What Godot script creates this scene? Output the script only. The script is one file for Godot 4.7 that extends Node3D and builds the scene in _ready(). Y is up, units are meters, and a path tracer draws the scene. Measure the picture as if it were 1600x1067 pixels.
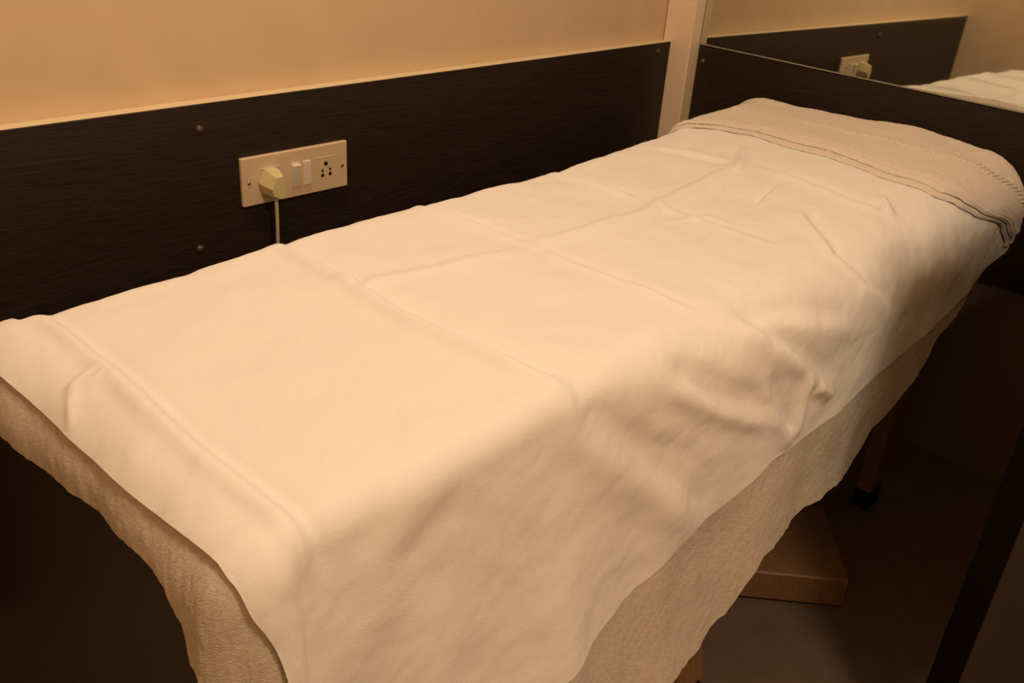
extends Node3D
# A small massage room: a draped massage table along a wall with a dark wood dado,
# a mirror over a matching panel on the end wall, a switch plate with a plug.
# Metres; x runs along the back wall towards the mirror, z away from the back wall.

const WARM := Color(1.0, 0.73, 0.49)        # linear colour of the lamps
const X_FOOT := -1.805                       # foot edge of the table top
const Z_BACK := 0.34                        # edge of the table top towards the wall
const X_HEAD := -0.08

var M := {}
var taken := {}
var soft := FastNoiseLite.new()
var fine := FastNoiseLite.new()


func _ready():
	# ---------------------------------------------------------------- camera
	var cam := Camera3D.new()
	cam.name = "camera"
	var yaw := deg_to_rad(43.737)
	var pitch := deg_to_rad(27.775)
	var roll := deg_to_rad(4.2878)
	var fwd := Vector3(cos(yaw) * cos(pitch), -sin(pitch), -sin(yaw) * cos(pitch))
	var right0 := Vector3(sin(yaw), 0, cos(yaw))
	var up0 := right0.cross(fwd)
	var right := right0 * cos(roll) + up0 * sin(roll)
	var up := up0 * cos(roll) - right0 * sin(roll)
	cam.transform = Transform3D(Basis(right, up, -fwd), Vector3(-2.06298, 1.22716, 1.46219))
	cam.fov = rad_to_deg(2.0 * atan(533.5 / 1471.33))
	cam.near = 0.05
	cam.far = 30.0
	add_child(cam)
	cam.current = true
	# ----------------------------------------------------------- environment
	var we := WorldEnvironment.new()
	we.name = "environment"
	var env := Environment.new()
	env.background_mode = Environment.BG_COLOR
	env.background_color = Color(0, 0, 0)
	env.ambient_light_source = Environment.AMBIENT_SOURCE_DISABLED
	env.tonemap_mode = Environment.TONE_MAPPER_LINEAR
	env.tonemap_exposure = 1.02
	env.sdfgi_enabled = true
	env.ssao_enabled = true
	env.ssil_enabled = true
	we.environment = env
	add_child(we)
	# ---------------------------------------------------------------- lamps
	materials()
	ceiling_lamp(Vector3(-1.4, 2.4, 0.28), 0.16, 1.17, "square warm ceiling downlight above the massage table", "ceiling downlights")
	ceiling_lamp(Vector3(-1.5, 2.4, 2.1), 0.3, 2.75, "square warm ceiling downlight on the far side of the low partition", "ceiling downlights")

	soft.seed = 11
	soft.noise_type = FastNoiseLite.TYPE_SIMPLEX_SMOOTH
	soft.frequency = 6.0
	soft.fractal_octaves = 2
	fine.seed = 5
	fine.noise_type = FastNoiseLite.TYPE_SIMPLEX_SMOOTH
	fine.frequency = 28.0
	fine.fractal_octaves = 2

	room()
	massage_table()
	covers()
	head_towel()
	switch_plate()
	plug()
	small_things()


# ==================================================================== helpers
func lin(r: float, g: float, b: float) -> Color:
	return Color(r, g, b).linear_to_srgb()


func mat(called: String, c: Color, rough: float, spec := 0.5) -> StandardMaterial3D:
	var m := StandardMaterial3D.new()
	m.resource_name = called
	m.albedo_color = c
	m.roughness = rough
	m.metallic_specular = spec
	M[called] = m
	return m


func numbered(called: String) -> String:
	taken[called] = taken.get(called, -1) + 1
	return called if taken[called] == 0 else "%s_%03d" % [called, taken[called]]


func tag(o: Node, label: String, category: String, group := "") -> Node:
	o.set_meta("label", label)
	o.set_meta("category", category)
	if group:
		o.set_meta("group", group)
	return o


func thing(called: String, at: Vector3, label: String, category: String, group := "") -> Node3D:
	var o := Node3D.new()
	o.name = numbered(called)
	o.position = at
	add_child(o)
	tag(o, label, category, group)
	return o


func part(called: String, mesh: Mesh, m: Material, parent: Node, at := Vector3.ZERO, basis := Basis.IDENTITY) -> MeshInstance3D:
	var o := MeshInstance3D.new()
	o.name = called
	o.mesh = mesh
	o.material_override = m
	o.transform = Transform3D(basis, at)
	parent.add_child(o, true)
	return o


func struct(called: String, mesh: Mesh, m: Material, at := Vector3.ZERO, basis := Basis.IDENTITY) -> MeshInstance3D:
	var o := part(called, mesh, m, self, at, basis)
	o.set_meta("kind", "structure")
	return o


func begin() -> SurfaceTool:
	var st := SurfaceTool.new()
	st.begin(Mesh.PRIMITIVE_TRIANGLES)
	return st


func done(st: SurfaceTool) -> ArrayMesh:
	st.generate_normals()
	return st.commit()


# a flat convex polygon whose front faces away from the point "inside"
func face(st: SurfaceTool, pts: Array, inside: Vector3, smooth := -1):
	var a: Vector3 = pts[0]
	var mid := Vector3.ZERO
	for p in pts:
		mid += p
	mid /= pts.size()
	var b: Vector3 = pts[1]
	var c: Vector3 = pts[2]
	var flip := (a - c).cross(a - b).dot(mid - inside) < 0.0
	st.set_smooth_group(smooth)
	for i in range(1, pts.size() - 1):
		st.add_vertex(pts[0])
		if flip:
			st.add_vertex(pts[i + 1])
			st.add_vertex(pts[i])
		else:
			st.add_vertex(pts[i])
			st.add_vertex(pts[i + 1])


# box with chamfered edges, centred on the origin
func chamfer_box(size: Vector3, c: float) -> ArrayMesh:
	var st := begin()
	add_box(st, Vector3.ZERO, size, c)
	return done(st)


func add_box(st: SurfaceTool, at: Vector3, size: Vector3, c: float, basis := Basis.IDENTITY):
	var h := size * 0.5
	var k := h - Vector3(c, c, c)
	var v = func(x, y, z): return at + basis * Vector3(x, y, z)
	for s in [-1.0, 1.0]:
		face(st, [v.call(s * h.x, -k.y, -k.z), v.call(s * h.x, k.y, -k.z), v.call(s * h.x, k.y, k.z), v.call(s * h.x, -k.y, k.z)], at)
		face(st, [v.call(-k.x, s * h.y, -k.z), v.call(k.x, s * h.y, -k.z), v.call(k.x, s * h.y, k.z), v.call(-k.x, s * h.y, k.z)], at)
		face(st, [v.call(-k.x, -k.y, s * h.z), v.call(k.x, -k.y, s * h.z), v.call(k.x, k.y, s * h.z), v.call(-k.x, k.y, s * h.z)], at)
		for t in [-1.0, 1.0]:
			face(st, [v.call(-k.x, s * h.y, t * k.z), v.call(k.x, s * h.y, t * k.z), v.call(k.x, s * k.y, t * h.z), v.call(-k.x, s * k.y, t * h.z)], at)
			face(st, [v.call(s * h.x, -k.y, t * k.z), v.call(s * h.x, k.y, t * k.z), v.call(s * k.x, k.y, t * h.z), v.call(s * k.x, -k.y, t * h.z)], at)
			face(st, [v.call(s * h.x, t * k.y, -k.z), v.call(s * h.x, t * k.y, k.z), v.call(s * k.x, t * h.y, k.z), v.call(s * k.x, t * h.y, -k.z)], at)
			for w in [-1.0, 1.0]:
				face(st, [v.call(s * h.x, t * k.y, w * k.z), v.call(s * k.x, t * h.y, w * k.z), v.call(s * k.x, t * k.y, w * h.z)], at)


# a round tube through the points
func add_tube(st: SurfaceTool, pts: Array, r: float, sides := 10):
	var rings := []
	for i in pts.size():
		var d: Vector3 = (pts[min(i + 1, pts.size() - 1)] - pts[max(i - 1, 0)]).normalized()
		var a := d.cross(Vector3(0.31, 0.2, 0.93)).normalized()
		var b := d.cross(a)
		var ring := []
		for k in sides:
			var w := TAU * k / sides
			ring.append(pts[i] + (a * cos(w) + b * sin(w)) * r)
		rings.append(ring)
	for i in pts.size() - 1:
		var mid: Vector3 = (pts[i] + pts[i + 1]) * 0.5
		for k in sides:
			var n: int = (k + 1) % sides
			face(st, [rings[i][k], rings[i + 1][k], rings[i + 1][n], rings[i][n]], mid, 0)
	face(st, rings[0], pts[1])
	face(st, rings[-1], pts[-2])


# a lathe about +y: profile of (radius, height)
func lathe(profile: Array, sides := 20) -> ArrayMesh:
	var st := begin()
	var lo: float = profile[0].y
	var hi: float = profile[-1].y
	var inside := Vector3(0, (lo + hi) * 0.5, 0)
	for i in profile.size() - 1:
		for k in sides:
			var a := TAU * k / sides
			var b := TAU * (k + 1) / sides
			var p: Vector2 = profile[i]
			var q: Vector2 = profile[i + 1]
			var v := [Vector3(p.x * cos(a), p.y, p.x * sin(a)), Vector3(q.x * cos(a), q.y, q.x * sin(a)), Vector3(q.x * cos(b), q.y, q.x * sin(b)), Vector3(p.x * cos(b), p.y, p.x * sin(b))]
			if p.x < 1e-6:
				v = [v[0], v[1], v[2]]
			elif q.x < 1e-6:
				v = [v[0], v[1], v[3]]
			face(st, v, inside, 0)
	return done(st)


# an indexed grid of points, smooth; with thickness > 0 it gets a back and closed borders
func grid_mesh(nu: int, nv: int, at: Callable, thick := 0.0) -> ArrayMesh:
	var v := PackedVector3Array()
	var uv := PackedVector2Array()
	v.resize((nu + 1) * (nv + 1))
	uv.resize(v.size())
	for i in nu + 1:
		for j in nv + 1:
			v[i * (nv + 1) + j] = at.call(float(i) / nu, float(j) / nv)
			uv[i * (nv + 1) + j] = Vector2(float(i) / nu, float(j) / nv)
	var ix := PackedInt32Array()
	for i in nu:
		for j in nv:
			var a := i * (nv + 1) + j
			var b := a + nv + 1
			ix.append_array([a, b, a + 1, b, b + 1, a + 1])
	var n := PackedVector3Array()
	n.resize(v.size())
	for k in range(0, ix.size(), 3):
		var w := (v[ix[k + 1]] - v[ix[k]]).cross(v[ix[k + 2]] - v[ix[k]])
		for e in 3:
			n[ix[k + e]] += w
	var up := 0.0
	for k in n.size():
		n[k] = n[k].normalized()
		up += n[k].y
	if up < 0:
		for k in n.size():
			n[k] = -n[k]
	else:
		ix.reverse()
	if thick > 0.0:
		var m := v.size()
		for k in m:
			v.append(v[k] - n[k] * thick)
		for k in m:
			n.append(-n[k])
			uv.append(uv[k])
		for k in range(0, nu * nv * 6, 3):
			ix.append_array([ix[k] + m, ix[k + 2] + m, ix[k + 1] + m])
		var rim := []
		for i in nu:
			rim.append([i * (nv + 1), (i + 1) * (nv + 1)])
			rim.append([i * (nv + 1) + nv, (i + 1) * (nv + 1) + nv])
		for j in nv:
			rim.append([j, j + 1])
			rim.append([nu * (nv + 1) + j, nu * (nv + 1) + j + 1])
		for e in rim:
			ix.append_array([e[0], e[1], e[0] + m, e[1], e[1] + m, e[0] + m])
	var arr := []
	arr.resize(Mesh.ARRAY_MAX)
	arr[Mesh.ARRAY_VERTEX] = v
	arr[Mesh.ARRAY_NORMAL] = n
	arr[Mesh.ARRAY_TEX_UV] = uv
	arr[Mesh.ARRAY_INDEX] = ix
	var mesh := ArrayMesh.new()
	mesh.add_surface_from_arrays(Mesh.PRIMITIVE_TRIANGLES, arr)
	return mesh


func ramp(pts: Array, x: float) -> float:       # piecewise linear through (x, y) pairs
	if x <= pts[0][0]:
		return pts[0][1]
	for i in pts.size() - 1:
		if x <= pts[i + 1][0]:
			var t: float = (x - pts[i][0]) / (pts[i + 1][0] - pts[i][0])
			t = t * t * (3.0 - 2.0 * t) * 0.5 + t * 0.5
			return lerpf(pts[i][1], pts[i + 1][1], t)
	return pts[-1][1]


# ================================================================== materials
func noise_tex(seed_: int, freq: float, lo: Color, hi: Color, sx := 1.0, sy := 1.0, size := 512, octaves := 4) -> ImageTexture:
	var n := FastNoiseLite.new()
	n.seed = seed_
	n.noise_type = FastNoiseLite.TYPE_SIMPLEX_SMOOTH
	n.frequency = 1.0
	n.fractal_octaves = octaves
	var img := Image.create(size, size, true, Image.FORMAT_RGB8)
	for y in size:
		for x in size:
			# wrap on a torus so that the tile repeats without a seam
			var a := TAU * x / size
			var b := TAU * y / size
			var v := n.get_noise_3d(cos(a) * freq * sx + 3.1, sin(a) * freq * sx + cos(b) * freq * sy, sin(b) * freq * sy)
			img.set_pixel(x, y, lo.lerp(hi, clampf(v * 0.9 + 0.5, 0, 1)))
	img.generate_mipmaps()
	return ImageTexture.create_from_image(img)


func bump_tex(seed_: int, freq: float, strength: float, sx := 1.0, sy := 1.0, octaves := 3) -> ImageTexture:
	var t := noise_tex(seed_, freq, Color.BLACK, Color.WHITE, sx, sy, 512, octaves)
	var img := t.get_image()
	img.clear_mipmaps()
	img.convert(Image.FORMAT_RGBA8)
	img.bump_map_to_normal_map(strength)
	return ImageTexture.create_from_image(img)


func triplanar(m: StandardMaterial3D, scale: float):
	m.uv1_triplanar = true
	m.uv1_world_triplanar = true
	m.uv1_scale = Vector3(scale, scale, scale)


func materials():
	var w := mat("wall_paint", Color.WHITE, 0.7, 0.35)
	w.albedo_texture = noise_tex(3, 1.6, lin(0.68, 0.53, 0.36), lin(0.73, 0.57, 0.39), 1, 1, 256)
	triplanar(w, 0.8)
	mat("ceiling_paint", lin(0.74, 0.69, 0.56), 0.85, 0.3)
	mat("trim_paint", lin(0.82, 0.67, 0.5), 0.5, 0.4)
	var d := mat("dark_laminate", Color.WHITE, 0.5, 0.4)
	d.albedo_texture = noise_tex(21, 1.0, lin(0.013, 0.0085, 0.006), lin(0.034, 0.022, 0.014), 1.5, 40.0, 512, 3)
	d.normal_enabled = true
	d.normal_texture = bump_tex(22, 1.0, 2.0, 2.0, 30.0)
	d.normal_scale = 0.12
	triplanar(d, 1.6)
	mat("brown_paint", lin(0.16, 0.125, 0.1), 0.6, 0.4)
	mat("board_edge", lin(0.7, 0.6, 0.4), 0.6, 0.3)
	var f := mat("floor_tile", Color.WHITE, 0.45, 0.4)
	f.albedo_texture = noise_tex(31, 2.0, lin(0.105, 0.076, 0.055), lin(0.125, 0.09, 0.066), 1, 1, 256)
	triplanar(f, 1.5)
	var v := mat("brown_vinyl", lin(0.026, 0.016, 0.012), 0.42, 0.5)
	v.normal_enabled = true
	v.normal_texture = bump_tex(41, 14.0, 1.5)
	v.normal_scale = 0.25
	triplanar(v, 3.0)
	var s := mat("nonwoven", lin(0.79, 0.79, 0.77), 0.8, 0.25)
	s.normal_enabled = true
	s.normal_texture = bump_tex(51, 9.0, 2.0)
	s.normal_scale = 0.2
	triplanar(s, 4.0)
	s.backlight_enabled = true
	s.backlight = Color(0.12, 0.11, 0.1)
	var t := mat("terry", Color.WHITE, 0.95, 0.15)
	t.albedo_texture = noise_tex(61, 7.0, lin(0.47, 0.425, 0.36), lin(0.6, 0.55, 0.475), 0.7, 1.4, 512, 4)
	t.normal_enabled = true
	t.normal_texture = bump_tex(62, 22.0, 4.0, 0.8, 1.3)
	t.normal_scale = 0.35
	triplanar(t, 3.2)
	t.rim_enabled = true
	t.rim = 0.15
	var h := mat("cotton", Color.WHITE, 0.9, 0.2)
	h.albedo_texture = noise_tex(71, 8.0, lin(0.68, 0.62, 0.55), lin(0.76, 0.7, 0.62), 1, 1, 256)
	h.normal_enabled = true
	h.normal_texture = bump_tex(72, 20.0, 4.0)
	h.normal_scale = 0.5
	triplanar(h, 4.0)
	var p := mat("plate_plastic", lin(0.68, 0.55, 0.38), 0.35, 0.5)
	p.clearcoat_enabled = false
	mat("switch_plastic", lin(0.76, 0.7, 0.58), 0.3, 0.5)
	mat("plug_plastic", lin(0.66, 0.6, 0.34), 0.4, 0.5)
	mat("cable_sheath", lin(0.66, 0.6, 0.46), 0.5, 0.4)
	mat("dark_hole", lin(0.02, 0.015, 0.012), 0.8, 0.2)
	var k := mat("steel", lin(0.32, 0.29, 0.26), 0.35, 0.5)
	k.metallic = 0.8
	var sc := mat("screw_cap", lin(0.09, 0.07, 0.055), 0.35, 0.5)
	sc.metallic = 0.4
	var g := mat("mirror_silver", lin(0.68, 0.7, 0.64), 0.025, 0.5)
	g.metallic = 1.0
	mat("glass_edge", lin(0.32, 0.31, 0.24), 0.3, 0.5)
	var o := mat("beech", Color.WHITE, 0.5, 0.4)
	o.albedo_texture = noise_tex(81, 1.0, lin(0.15, 0.082, 0.037), lin(0.21, 0.12, 0.057), 14.0, 1.5, 512, 4)
	triplanar(o, 2.0)
	mat("rubber", lin(0.008, 0.008, 0.008), 0.8, 0.2)
	var dd := mat("door_wood", Color.WHITE, 0.5, 0.4)
	dd.albedo_texture = noise_tex(91, 1.0, lin(0.022, 0.014, 0.009), lin(0.034, 0.022, 0.014), 20.0, 1.5, 512, 4)
	triplanar(dd, 1.2)
	mat("door_lipping", lin(0.006, 0.004, 0.003), 0.9, 0.1)
	mat("lamp_rim", lin(0.75, 0.72, 0.66), 0.4, 0.5)
	var e := mat("lamp_glow", lin(0.9, 0.9, 0.9), 0.6, 0.3)
	e.emission_enabled = true
	e.emission = WARM.linear_to_srgb()
	e.emission_energy_multiplier = 1.5


# ================================================================= structure
func ceiling_lamp(at: Vector3, size: float, energy: float, label: String, group: String):
	var t := thing("ceiling_downlight", at, label, "lamp", group)
	var st := begin()
	for s in [-1.0, 1.0]:
		add_box(st, Vector3(s * (size * 0.5 + 0.012), -0.008, 0), Vector3(0.024, 0.016, size + 0.048), 0.003)
		add_box(st, Vector3(0, -0.008, s * (size * 0.5 + 0.012)), Vector3(size, 0.016, 0.024), 0.003)
	part("rim", done(st), M.lamp_rim, t)
	part("diffuser", chamfer_box(Vector3(size, 0.006, size), 0.001), M.lamp_glow, t, Vector3(0, -0.004, 0))
	var l := AreaLight3D.new()
	l.name = "lamp_light"
	l.light_color = WARM.linear_to_srgb()
	l.light_energy = energy
	l.area_size = Vector2(size, size)
	l.area_normalize_energy = true
	l.area_range = 8.0
	l.area_attenuation = 2.0
	l.shadow_enabled = true
	l.position = Vector3(0, -0.02, 0)
	l.rotation_degrees = Vector3(-90, 0, 0)
	t.add_child(l)


func room():
	var zf := 2.95
	var xl := -2.255
	struct("floor", chamfer_box(Vector3(2.7, 0.1, 3.2), 0.002), M.floor_tile, Vector3(-1.1, -0.05, 1.45))
	struct("ceiling", chamfer_box(Vector3(2.7, 0.1, 3.3), 0.002), M.ceiling_paint, Vector3(-1.1, 2.452, 1.45))
	struct("wall_back", chamfer_box(Vector3(2.7, 2.44, 0.1), 0.002), M.wall_paint, Vector3(-1.1, 1.2, -0.077))
	struct("wall_left", chamfer_box(Vector3(0.1, 2.44, 3.2), 0.002), M.wall_paint, Vector3(xl - 0.05, 1.2, 1.45))
	struct("wall_front", chamfer_box(Vector3(2.7, 2.44, 0.1), 0.002), M.wall_paint, Vector3(-1.1, 1.2, zf + 0.05))
	# the end wall stands 1.8 degrees off square
	var eb := Basis(Vector3.UP, deg_to_rad(1.838))
	struct("wall_end", chamfer_box(Vector3(0.1, 2.44, 3.3), 0.002), M.wall_paint, eb * Vector3(0.082, 1.2, 1.5), eb)
	# dark laminate dado on the back wall, its cut top edge cream
	var t1 := struct("trim_1", chamfer_box(Vector3(2.216, 0.812, 0.027), 0.0006), M.dark_laminate, Vector3(-1.1455, 0.4065, -0.0135))
	part("top_edge", chamfer_box(Vector3(2.216, 0.0012, 0.0255), 0.0004), M.board_edge, t1, Vector3(0, 0.4066, -0.0006))
	var cap := lathe([Vector2(0.0075, 0), Vector2(0.0075, 0.0015), Vector2(0.006, 0.004), Vector2(0.003, 0.0054), Vector2(0, 0.0058)], 16)
	var out := Basis(Vector3.RIGHT, PI / 2)
	for p in [Vector2(-1.328, 0.771), Vector2(-1.347, 0.56), Vector2(-0.086, 0.793), Vector2(-0.086, 0.56), Vector2(-2.2, 0.78), Vector2(-2.2, 0.56)]:
		part("screw", cap, M.screw_cap, t1, Vector3(p.x, p.y, 0.0) - t1.position, out)
	# white timber strip in the corner
	struct("trim_2", chamfer_box(Vector3(0.062, 2.4, 0.085), 0.002), M.trim_paint, Vector3(-0.0055, 1.2, 0.0175))
	# laminate panel on the end wall, under the mirror
	var t3 := struct("trim_3", chamfer_box(Vector3(0.03, 0.362, 1.5), 0.0006), M.dark_laminate, eb * Vector3(0.0133, 0.6315, 0.813), eb)
	var outx := Basis(Vector3.BACK, PI / 2)
	for p in [Vector2(0.775, 0.079), Vector2(0.56, 0.079), Vector2(0.775, 1.1)]:
		part("screw", cap, M.screw_cap, t3, Vector3(-0.015, p.x - 0.6315, p.y - 0.813), outx)
	struct("trim_4", chamfer_box(Vector3(0.022, 0.45, 1.5), 0.0006), M.brown_paint, eb * Vector3(0.0173, 0.225, 0.813), eb)
	# mirror, leaning back a little
	var m := thing("wall_mirror", eb * Vector3(0.0, 0.8145, 0.06), "large frameless mirror above the dark panel on the end wall", "mirror")
	m.basis = eb * Basis(Vector3.BACK, -deg_to_rad(1.244))
	part("glass", chamfer_box(Vector3(0.004, 1.1, 1.02), 0.0004), M.mirror_silver, m, Vector3(0.0003, 0.553, 0.513))
	part("bottom_edge", chamfer_box(Vector3(0.0055, 0.0028, 1.02), 0.0005), M.glass_edge, m, Vector3(0.0002, 0.0014, 0.513))
	# low partition between the table and the passage, its dark end cap towards the camera
	var pe := Vector3(-0.88, 0.565, 1.24)
	var pt := struct("wall_partition", chamfer_box(Vector3(0.9, 1.13, 0.036), 0.002), M.door_wood, pe + Vector3(0.452, 0, 0.075), Basis(Vector3.UP, -0.155))
	part("end_cap", chamfer_box(Vector3(0.008, 1.13, 0.04), 0.0015), M.door_lipping, pt, Vector3(-0.453, 0, 0))


# ============================================================ the draped table
func rise(x: float) -> float:
	return smoothstep(-0.9, -0.2, x)


func top_y(x: float, z: float) -> float:
	var c := (z - 0.7) / 0.16
	return 0.681 + 0.0205 * smoothstep(-1.8, -1.2, x) + rise(x) * (0.042 + 0.016 * exp(-c * c))


# where a point of a flat cloth laid on the table comes to rest, "lift" off the surface
func rest(px: float, pz: float, lift: float, folds := 0.0) -> Vector3:
	var r := rise(px)
	var g := smoothstep(-1.4, -0.95, px) * (1.0 - 0.75 * smoothstep(-0.55, -0.2, px))    # the cloth tents out here
	var rr := 0.03 + 0.045 * r + 0.075 * g
	var zn := 0.893 + 0.03 * r + 0.05 * g - rr
	var zb := Z_BACK + 0.03
	var xf := X_FOOT + 0.08 - 0.035 * (1.0 - smoothstep(0.33, 0.62, pz))
	var a := maxf(0.0, xf - px)
	var b := maxf(0.0, pz - zn)
	var c := maxf(0.0, zb - pz)
	var h := maxf(0.0, px - (X_HEAD - 0.08))
	var cx := clampf(px, xf, X_HEAD - 0.08)
	var cz := clampf(pz, zb, zn)
	var s := Vector2(h - a, b - c)
	if s.length() < 1e-7:
		return Vector3(px, top_y(px, pz) + lift, pz)
	var dd := pow(pow(absf(s.x), 3.0) + pow(absf(s.y), 3.0), 1.0 / 3.0)
	var dir := s.normalized()
	var rad := rr if b > 0 else (0.08 if a > 0 or h > 0 else 0.03)
	if a > 0 and b > 0:
		rad = lerpf(0.08, rr, b / (a + b))
	var th := minf(dd / rad, PI / 2)
	var beyond := maxf(0.0, dd - rad * PI / 2)
	var flare := 0.06 if b <= 0 else 0.09 + 0.09 * smoothstep(0.2, 0.6, beyond)
	var fold := folds * smoothstep(0.0, 0.35, beyond)
	var outw := rad * sin(th) + beyond * flare + lift * sin(th) + fold
	var down := rad * (1.0 - cos(th)) + beyond - lift * cos(th)
	return Vector3(cx + dir.x * outw, top_y(cx, cz) - down, cz + dir.y * outw)


# soft folds of the side hang, as a distance outwards
func hang(px: float) -> float:
	return 0.013 * sin(px * 13.0 + 1.0) + 0.007 * sin(px * 31.0 + 0.4) + 0.002 * sin(px * 67.0)


# ridges and valleys of the sheet: a line of points on the flat cloth, height, width, valley beside it
var creases := []


func add_crease(pts: Array, height: float, width: float, valley := 0.0):
	var line := []
	var box := Rect2(Vector2(pts[0][0], pts[0][1]), Vector2.ZERO)
	for p in pts:
		line.append(Vector2(p[0], p[1]))
		box = box.expand(line[-1])
	creases.append([line, height, width, valley, box.grow(width * 3.2)])


func crease_at(px: float, pz: float) -> float:
	var p := Vector2(px, pz)
	var total := 0.0
	for c in creases:
		if not c[4].has_point(p):
			continue
		var line: Array = c[0]
		var best := 1e9
		var side := 0.0
		var along := 0.0
		for i in line.size() - 1:
			var a: Vector2 = line[i]
			var ab: Vector2 = line[i + 1] - a
			var t := (p - a).dot(ab) / ab.length_squared()
			var near := a + ab * clampf(t, 0.0, 1.0)
			var d := p.distance_to(near)
			if d < best:
				best = d
				side = (p - a).cross(ab) / ab.length()
				along = (clampf(t, 0.0, 1.0) + i) / (line.size() - 1)
		var w: float = c[2]
		var q := best / w
		var shape := exp(-q * q)
		if c[3] != 0.0:
			var v := signf(side) * q - 1.3
			shape -= c[3] * exp(-v * v) * exp(-pow((best - absf(side)) / w, 2.0))
		total += c[1] * shape * smoothstep(-0.05, 0.22, along) * smoothstep(-0.05, 0.22, 1.0 - along)
	return total


func base_lift(px: float, pz: float) -> float:
	return soft.get_noise_2d(px, pz) * 0.004


func massage_table():
	var t := thing("massage_table", Vector3(-0.89, 0, 0.61), "folding massage table with brown vinyl top and beech legs under white covers", "massage table")
	var o := t.position
	part("padded_top", grid_mesh(60, 40, func(u, v):
		return rest(lerpf(X_FOOT - 0.03, X_HEAD + 0.045, u), lerpf(Z_BACK - 0.035, 0.945, v), -0.016) - o, 0.02), M.brown_vinyl, t)
	part("frame", chamfer_box(Vector3(1.58, 0.05, 0.5), 0.004), M.beech, t, Vector3(0, 0.6, 0))
	for x in [-1.5, -0.29]:
		for z in [0.40, 0.884]:
			var l := part("leg", chamfer_box(Vector3(0.062, 0.55, 0.034), 0.004), M.beech, t, Vector3(x, 0.325, z - 0.016 * signf(z - 0.6)) - o)
			part("rubber_foot", chamfer_box(Vector3(0.05, 0.058, 0.04), 0.008), M.rubber, l, Vector3(0, -0.296, 0))
		part("stretcher", chamfer_box(Vector3(0.022, 0.045, 0.47), 0.003), M.beech, t, Vector3(x, 0.42, 0.598) - o)
	table_ends(t)


func table_ends(t: Node3D):
	# padded vinyl apron under the foot end, sloping out to the floor
	part("end_apron", grid_mesh(12, 24, func(u, v):
		var y := lerpf(0.03, 0.615, u)
		var z := lerpf(0.26, 0.875, v)
		return Vector3(lerpf(-1.87, -1.785, pow(u, 0.7)) - 0.012 * sin(u * PI), y, z) - t.position, 0.03), M.brown_vinyl, t)
	for z in [0.42, 0.855]:
		var s := signf(z - 0.6)
		var b := Basis(Vector3.RIGHT, -s * 0.2)
		var l := part("leg", chamfer_box(Vector3(0.07, 0.52, 0.034), 0.004), M.beech, t, Vector3(-1.035, 0.287, z + 0.017 * s) - t.position, b)
		part("rubber_foot", chamfer_box(Vector3(0.05, 0.02, 0.036), 0.004), M.rubber, l, Vector3(0, -0.267, 0))


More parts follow.
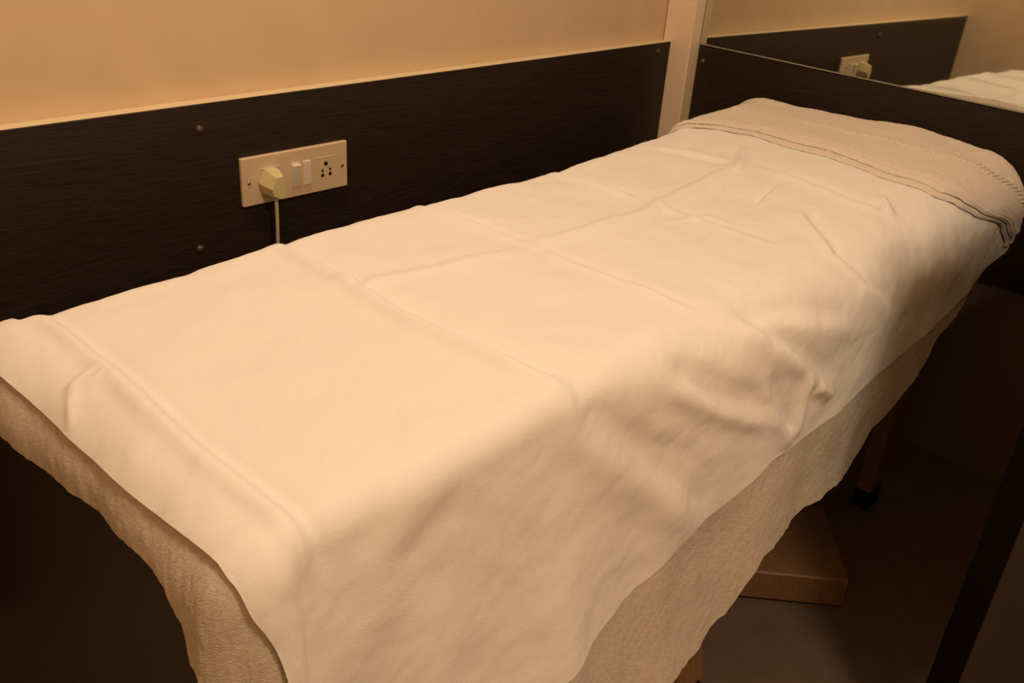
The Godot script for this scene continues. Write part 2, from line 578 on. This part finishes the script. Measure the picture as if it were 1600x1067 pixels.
func covers():
	var near_hem := [[-1.9, 0.56], [-1.25, 0.56], [-1.177, 0.514], [-1.119, 0.502], [-1.054, 0.477], [-1.01, 0.417], [-0.985, 0.392], [-0.847, 0.376], [-0.69, 0.4], [-0.656, 0.37], [-0.643, 0.337], [-0.54, 0.28], [-0.456, 0.23], [-0.18, 0.166]]
	var sheet_hem := [[-1.9, 0.42], [-1.656, 0.41], [-1.417, 0.36], [-1.281, 0.344], [-1.089, 0.276], [-0.984, 0.232], [-0.818, 0.225], [-0.662, 0.214], [-0.534, 0.196], [-0.1, 0.16]]
	var foot_hem := [[0.2, 0.09], [0.35, 0.08], [0.5, 0.064], [0.655, 0.042], [0.793, 0.038], [0.83, 0.06], [0.85, 0.095], [0.9, 0.12], [1.5, 0.12]]
	var sheet_foot := [[0.2, 0.012], [0.35, 0.01], [0.571, -0.003], [0.712, -0.01], [0.865, -0.023], [0.89, -0.018], [0.935, -0.005], [1.017, -0.005], [1.5, -0.04]]
	# the terry bath sheet
	var cover := MeshInstance3D.new()
	cover.name = "terry_bath_sheet"
	cover.mesh = grid_mesh(230, 190, func(u, v):
		var pz := lerpf(Z_BACK - 0.12, 0.893 + ramp(near_hem, lerpf(X_FOOT, -0.03, u)), v)
		var px := lerpf(X_FOOT - ramp(foot_hem, pz), -0.03, u)
		px += 0.0012 * sin(pz * 61.0) * (1.0 - u)
		pz = lerpf(Z_BACK - 0.12, 0.893 + ramp(near_hem, px) + 0.002 * sin(px * 43.0), v)
		return rest(px, pz, base_lift(px, pz) + 0.0015 * fine.get_noise_2d(px * 3.0, pz * 3.0), hang(px)), 0.004)
	cover.material_override = M.terry
	add_child(cover)
	tag(cover, "cream terry bath sheet hanging over the table side below the smooth sheet", "bath sheet")
	# factory folds and pulls of the disposable sheet
	add_crease([[-1.745, 0.2], [-1.735, 0.4], [-1.728, 0.518], [-1.729, 0.724], [-1.72, 0.87], [-1.715, 0.95]], 0.0087, 0.012, 0.8)
	add_crease([[-1.733, 0.522], [-1.765, 0.53], [-1.797, 0.585]], 0.003, 0.006)
	add_crease([[-1.77, 0.535], [-1.735, 0.545]], 0.0043, 0.006)
	add_crease([[-1.42, 0.22], [-1.408, 0.358], [-1.407, 0.539], [-1.402, 0.701], [-1.386, 0.818], [-1.371, 0.89]], 0.0116, 0.014, 0.9)
	add_crease([[-1.16, 0.26], [-1.15, 0.357], [-1.132, 0.472], [-1.119, 0.584]], 0.0072, 0.009, 0.7)
	add_crease([[-1.118, 0.6], [-1.113, 0.703], [-1.1, 0.88]], 0.0043, 0.009, 0.6)
	add_crease([[-0.85, 0.26], [-0.834, 0.356], [-0.82, 0.547]], 0.0070, 0.009, 0.7)
	add_crease([[-0.82, 0.56], [-0.81, 0.82]], 0.0029, 0.009, 0.5)
	add_crease([[-1.47, 0.512], [-1.364, 0.551], [-1.232, 0.582], [-1.125, 0.589]], 0.0051, 0.009, -0.7)
	add_crease([[-1.125, 0.589], [-0.994, 0.599], [-0.865, 0.597], [-0.685, 0.581], [-0.552, 0.578]], 0.0072, 0.01, -0.8)
	add_crease([[-0.609, 0.596], [-0.55, 0.565], [-0.47, 0.52]], 0.0072, 0.009)
	add_crease([[-0.555, 0.56], [-0.57, 0.46], [-0.59, 0.38]], 0.0058, 0.01, 0.5)
	add_crease([[-0.7, 0.7], [-0.59, 0.68]], 0.0051, 0.006, 0.7)
	add_crease([[-0.886, 0.64], [-0.797, 0.663], [-0.798, 0.738]], 0.0043, 0.008)
	add_crease([[-0.55, 0.58], [-0.567, 0.75], [-0.573, 0.813], [-0.563, 0.854]], 0.0072, 0.014, 0.8)
	add_crease([[-0.51, 0.82], [-0.56, 0.867]], 0.0072, 0.008)
	add_crease([[-0.67, 0.76], [-0.694, 0.784], [-0.762, 0.874], [-0.744, 0.938], [-0.651, 1.037]], 0.007, 0.013, 0.8)
	add_crease([[-1.063, 0.896], [-1.014, 0.946], [-0.94, 0.995], [-0.829, 1.072]], 0.009, 0.016, 0.8)
	add_crease([[-1.228, 0.922], [-1.121, 0.994], [-0.987, 1.068]], 0.012, 0.017, 0.8)
	add_crease([[-1.034, 0.987], [-0.984, 1.064], [-0.941, 1.121]], 0.010, 0.013, 0.7)
	add_crease([[-0.919, 1.007], [-0.923, 1.066], [-0.934, 1.114]], 0.010, 0.013)
	add_crease([[-0.893, 1.036], [-0.838, 1.072]], 0.009, 0.012)
	add_crease([[-1.386, 0.867], [-1.363, 0.934], [-1.272, 1.027], [-1.187, 1.112], [-1.123, 1.191]], 0.012, 0.03, 0.9)
	add_crease([[-1.351, 0.882], [-1.28, 0.943], [-1.187, 1.016]], 0.008, 0.026)
	add_crease([[-1.537, 0.89], [-1.595, 0.91], [-1.632, 0.95], [-1.643, 1.06]], 0.007, 0.03, 0.6)
	add_crease([[-1.06, 0.907], [-0.943, 0.936], [-0.779, 0.989]], 0.006, 0.018, 0.6)
	var sheet := MeshInstance3D.new()
	sheet.name = "disposable_sheet"
	sheet.mesh = grid_mesh(380, 260, func(u, v):
		var pz := lerpf(Z_BACK - 0.1, 0.893 + ramp(sheet_hem, lerpf(X_FOOT, -0.07, u)), v)
		var px := lerpf(X_FOOT - ramp(sheet_foot, pz), -0.07, u)
		pz = lerpf(Z_BACK - 0.1, 0.893 + ramp(sheet_hem, px), v)
		var l := base_lift(px, pz) + 0.0065 + 0.0008 * fine.get_noise_2d(px, pz)
		return rest(px, pz, l + maxf(crease_at(px, pz) * lerpf(0.15, 1.0, smoothstep(0.33, 0.43, pz)), -0.005), hang(px)), 0.0006)
	sheet.material_override = M.nonwoven
	add_child(sheet)
	tag(sheet, "smooth white disposable sheet with fold creases spread over the massage table", "sheet")


func head_towel():
	var lip := [[0.2, -0.47], [0.345, -0.46], [0.37, -0.44], [0.42, -0.405], [0.488, -0.392], [0.598, -0.406], [0.711, -0.419], [0.802, -0.425], [0.877, -0.42], [0.912, -0.387], [0.941, -0.346], [0.986, -0.222], [1.03, -0.17]]
	var border := [[0.5, -0.289], [0.644, -0.296], [0.737, -0.296], [0.832, -0.27], [0.889, -0.25], [0.95, -0.179], [0.99, -0.13]]
	var t := thing("folded_hand_towel", Vector3(-0.25, 0.76, 0.62), "folded cream towel with ribbed border across the head of the table", "towel")
	var o := t.position
	var layer = func(shift: float, lift: float, near: float): return func(u, v):
		var pz := lerpf(Z_BACK - 0.07, near, v)
		var x0 := ramp(lip, pz) + shift
		var px := lerpf(x0, 0.03, u)
		var edge := (px - x0) / 0.012
		var roll := 0.0 if edge > 1.0 else -0.0022 * pow(1.0 - edge, 2.0)
		var hem := 0.002 * exp(-pow((px - x0 - 0.012) / 0.004, 2.0)) - 0.0022 * exp(-pow((px - x0 - 0.021) / 0.0035, 2.0))
		return rest(px, pz, base_lift(px, pz) + lift + roll + hem + 0.001 * fine.get_noise_2d(px * 2.0, pz * 2.0)) - o
	part("lower_layer", grid_mesh(60, 90, layer.call(-0.016, 0.0118, 1.035), 0.0045), M.cotton, t)
	part("upper_layer", grid_mesh(110, 110, layer.call(0.0, 0.0172, 1.015), 0.0045), M.cotton, t)
	# woven ribs of the border, one strip of fine ridges
	part("ribbed_border", grid_mesh(10, 62 * 8, func(u: float, v: float):
		var pz := lerpf(0.53, 0.985, v)
		var px: float = ramp(border, pz) + 0.032 * u
		pz += 0.005 * u
		var edge := smoothstep(0.0, 0.2, u) * smoothstep(0.0, 0.2, 1.0 - u)
		return rest(px, pz, base_lift(px, pz) + 0.0172 + 0.001 * fine.get_noise_2d(px * 2.0, pz * 2.0) - 0.0004 + edge * (0.0016 + 0.0018 * cos(v * 62.0 * TAU))) - o), M.cotton, t)


# ================================================================ the wall plate
func switch_plate():
	var w := 0.225
	var h := 0.0893
	var t := thing("switch_socket_plate", Vector3(-1.2615, 0.6213, 0.0), "long white switch and socket plate on the dark wood dado", "switch plate")
	var at = func(u: float, v: float, z: float): return Vector3(u * w, (1.0 - v) * h, z)
	part("plate", chamfer_box(Vector3(w, h, 0.009), 0.0018), M.plate_plastic, t, Vector3(w / 2, h / 2, 0.0045))
	var flat := Basis(Vector3.RIGHT, PI / 2)
	for u in [0.06, 0.945]:
		part("screw", lathe([Vector2(0.0034, 0), Vector2(0.0034, 0.0006), Vector2(0.0022, 0.0013), Vector2(0, 0.0014)], 14), M.steel, t, at.call(u, 0.52, 0.009), flat)
	# rocker switch, tilted out at its top
	var tilt := Basis(Vector3.RIGHT, deg_to_rad(9))
	part("rocker_frame", chamfer_box(Vector3(0.021, 0.05, 0.0014), 0.0005), M.plate_plastic, t, at.call(0.485, 0.54, 0.0092))
	part("rocker", chamfer_box(Vector3(0.0175, 0.044, 0.009), 0.0015), M.switch_plastic, t, at.call(0.485, 0.53, 0.0105), tilt)
	part("indicator", chamfer_box(Vector3(0.0165, 0.046, 0.004), 0.001), M.switch_plastic, t, at.call(0.595, 0.525, 0.0095))
	# five-pin socket
	for q in [[0.782, 0.41, 0.0042], [0.747, 0.555, 0.0025], [0.822, 0.545, 0.0025], [0.747, 0.655, 0.0036], [0.822, 0.645, 0.0036]]:
		part("socket_hole", lathe([Vector2(0, 0), Vector2(q[2], 0), Vector2(q[2], 0.0007), Vector2(0, 0.0007)], 16), M.dark_hole, t, at.call(q[0], q[1], 0.0087), flat)
	part("moulded_line", chamfer_box(Vector3(0.042, 0.0012, 0.001), 0.0003), M.switch_plastic, t, at.call(0.785, 0.265, 0.0092))
	part("moulded_line", chamfer_box(Vector3(0.042, 0.0012, 0.001), 0.0003), M.switch_plastic, t, at.call(0.25, 0.265, 0.0092))


func plug():
	var at := Vector3(-1.2615 + 0.225 * 0.24, 0.6213 + 0.0893 * 0.5, 0.0092)
	var t := thing("power_plug", at, "cream three-pin plug with white cable in the wall plate", "plug")
	# five-sided body that narrows away from the plate, in four rings
	var outline := [Vector2(-0.011, 0.021), Vector2(0.011, 0.021), Vector2(0.0225, -0.004), Vector2(0.0175, -0.021), Vector2(0.006, -0.027), Vector2(-0.006, -0.027), Vector2(-0.0175, -0.021), Vector2(-0.0225, -0.004)]
	var rings := []
	for q in [[0.0, 0.95, 0.95, 0.0], [0.003, 1.0, 1.0, 0.0], [0.017, 0.97, 0.98, -0.001], [0.032, 0.76, 0.88, -0.004], [0.036, 0.66, 0.8, -0.0045]]:
		var ring := []
		for p in outline:
			ring.append(Vector3(p.x * q[1], p.y * q[2] + q[3], q[0]))
		rings.append(ring)
	var st := begin()
	for i in rings.size() - 1:
		for k in 8:
			var n := (k + 1) % 8
			face(st, [rings[i][k], rings[i + 1][k], rings[i + 1][n], rings[i][n]], Vector3(0, 0, 0.018))
	face(st, rings[-1], Vector3(0, 0, 0.01))
	face(st, rings[0], Vector3(0, 0, 0.01))
	part("body", done(st), M.plug_plastic, t)
	var ct := begin()
	add_tube(ct, [Vector3(0, -0.02, 0.02), Vector3(0.0, -0.034, 0.02)], 0.0052, 12)
	part("cable_grip", done(ct), M.plug_plastic, t)
	ct = begin()
	var pts := []
	for k in 26:
		var s := k / 25.0
		pts.append(Vector3(0.006 * sin(s * 3.0), -0.03 - 0.52 * s, 0.02 - 0.011 * smoothstep(0.0, 0.3, s)))
	add_tube(ct, pts, 0.0032, 12)
	part("cable", done(ct), M.cable_sheath, t)


# ================================================================= small things
func small_things():
	# low wooden block on the floor under the table, turned across it
	var u := Vector3(-0.665, 0, -0.747)
	var b := Basis(u, Vector3.UP, u.cross(Vector3.UP))
	var corner := Vector3(-0.642, 0, 0.988)
	var away := Vector3(0.832, 0, -0.555)
	var block := thing("wooden_step", corner + u * 0.16 + away * 0.11, "low beech step on the floor under the table side", "step")
	block.basis = b
	part("block", chamfer_box(Vector3(0.32, 0.064, 0.22), 0.003), M.beech, block, Vector3(0, 0.038, 0))
	for s in [-1.0, 1.0]:
		for w in [-1.0, 1.0]:
			part("foot", chamfer_box(Vector3(0.02, 0.006, 0.02), 0.001), M.rubber, block, Vector3(s * 0.12, 0.003, w * 0.09))
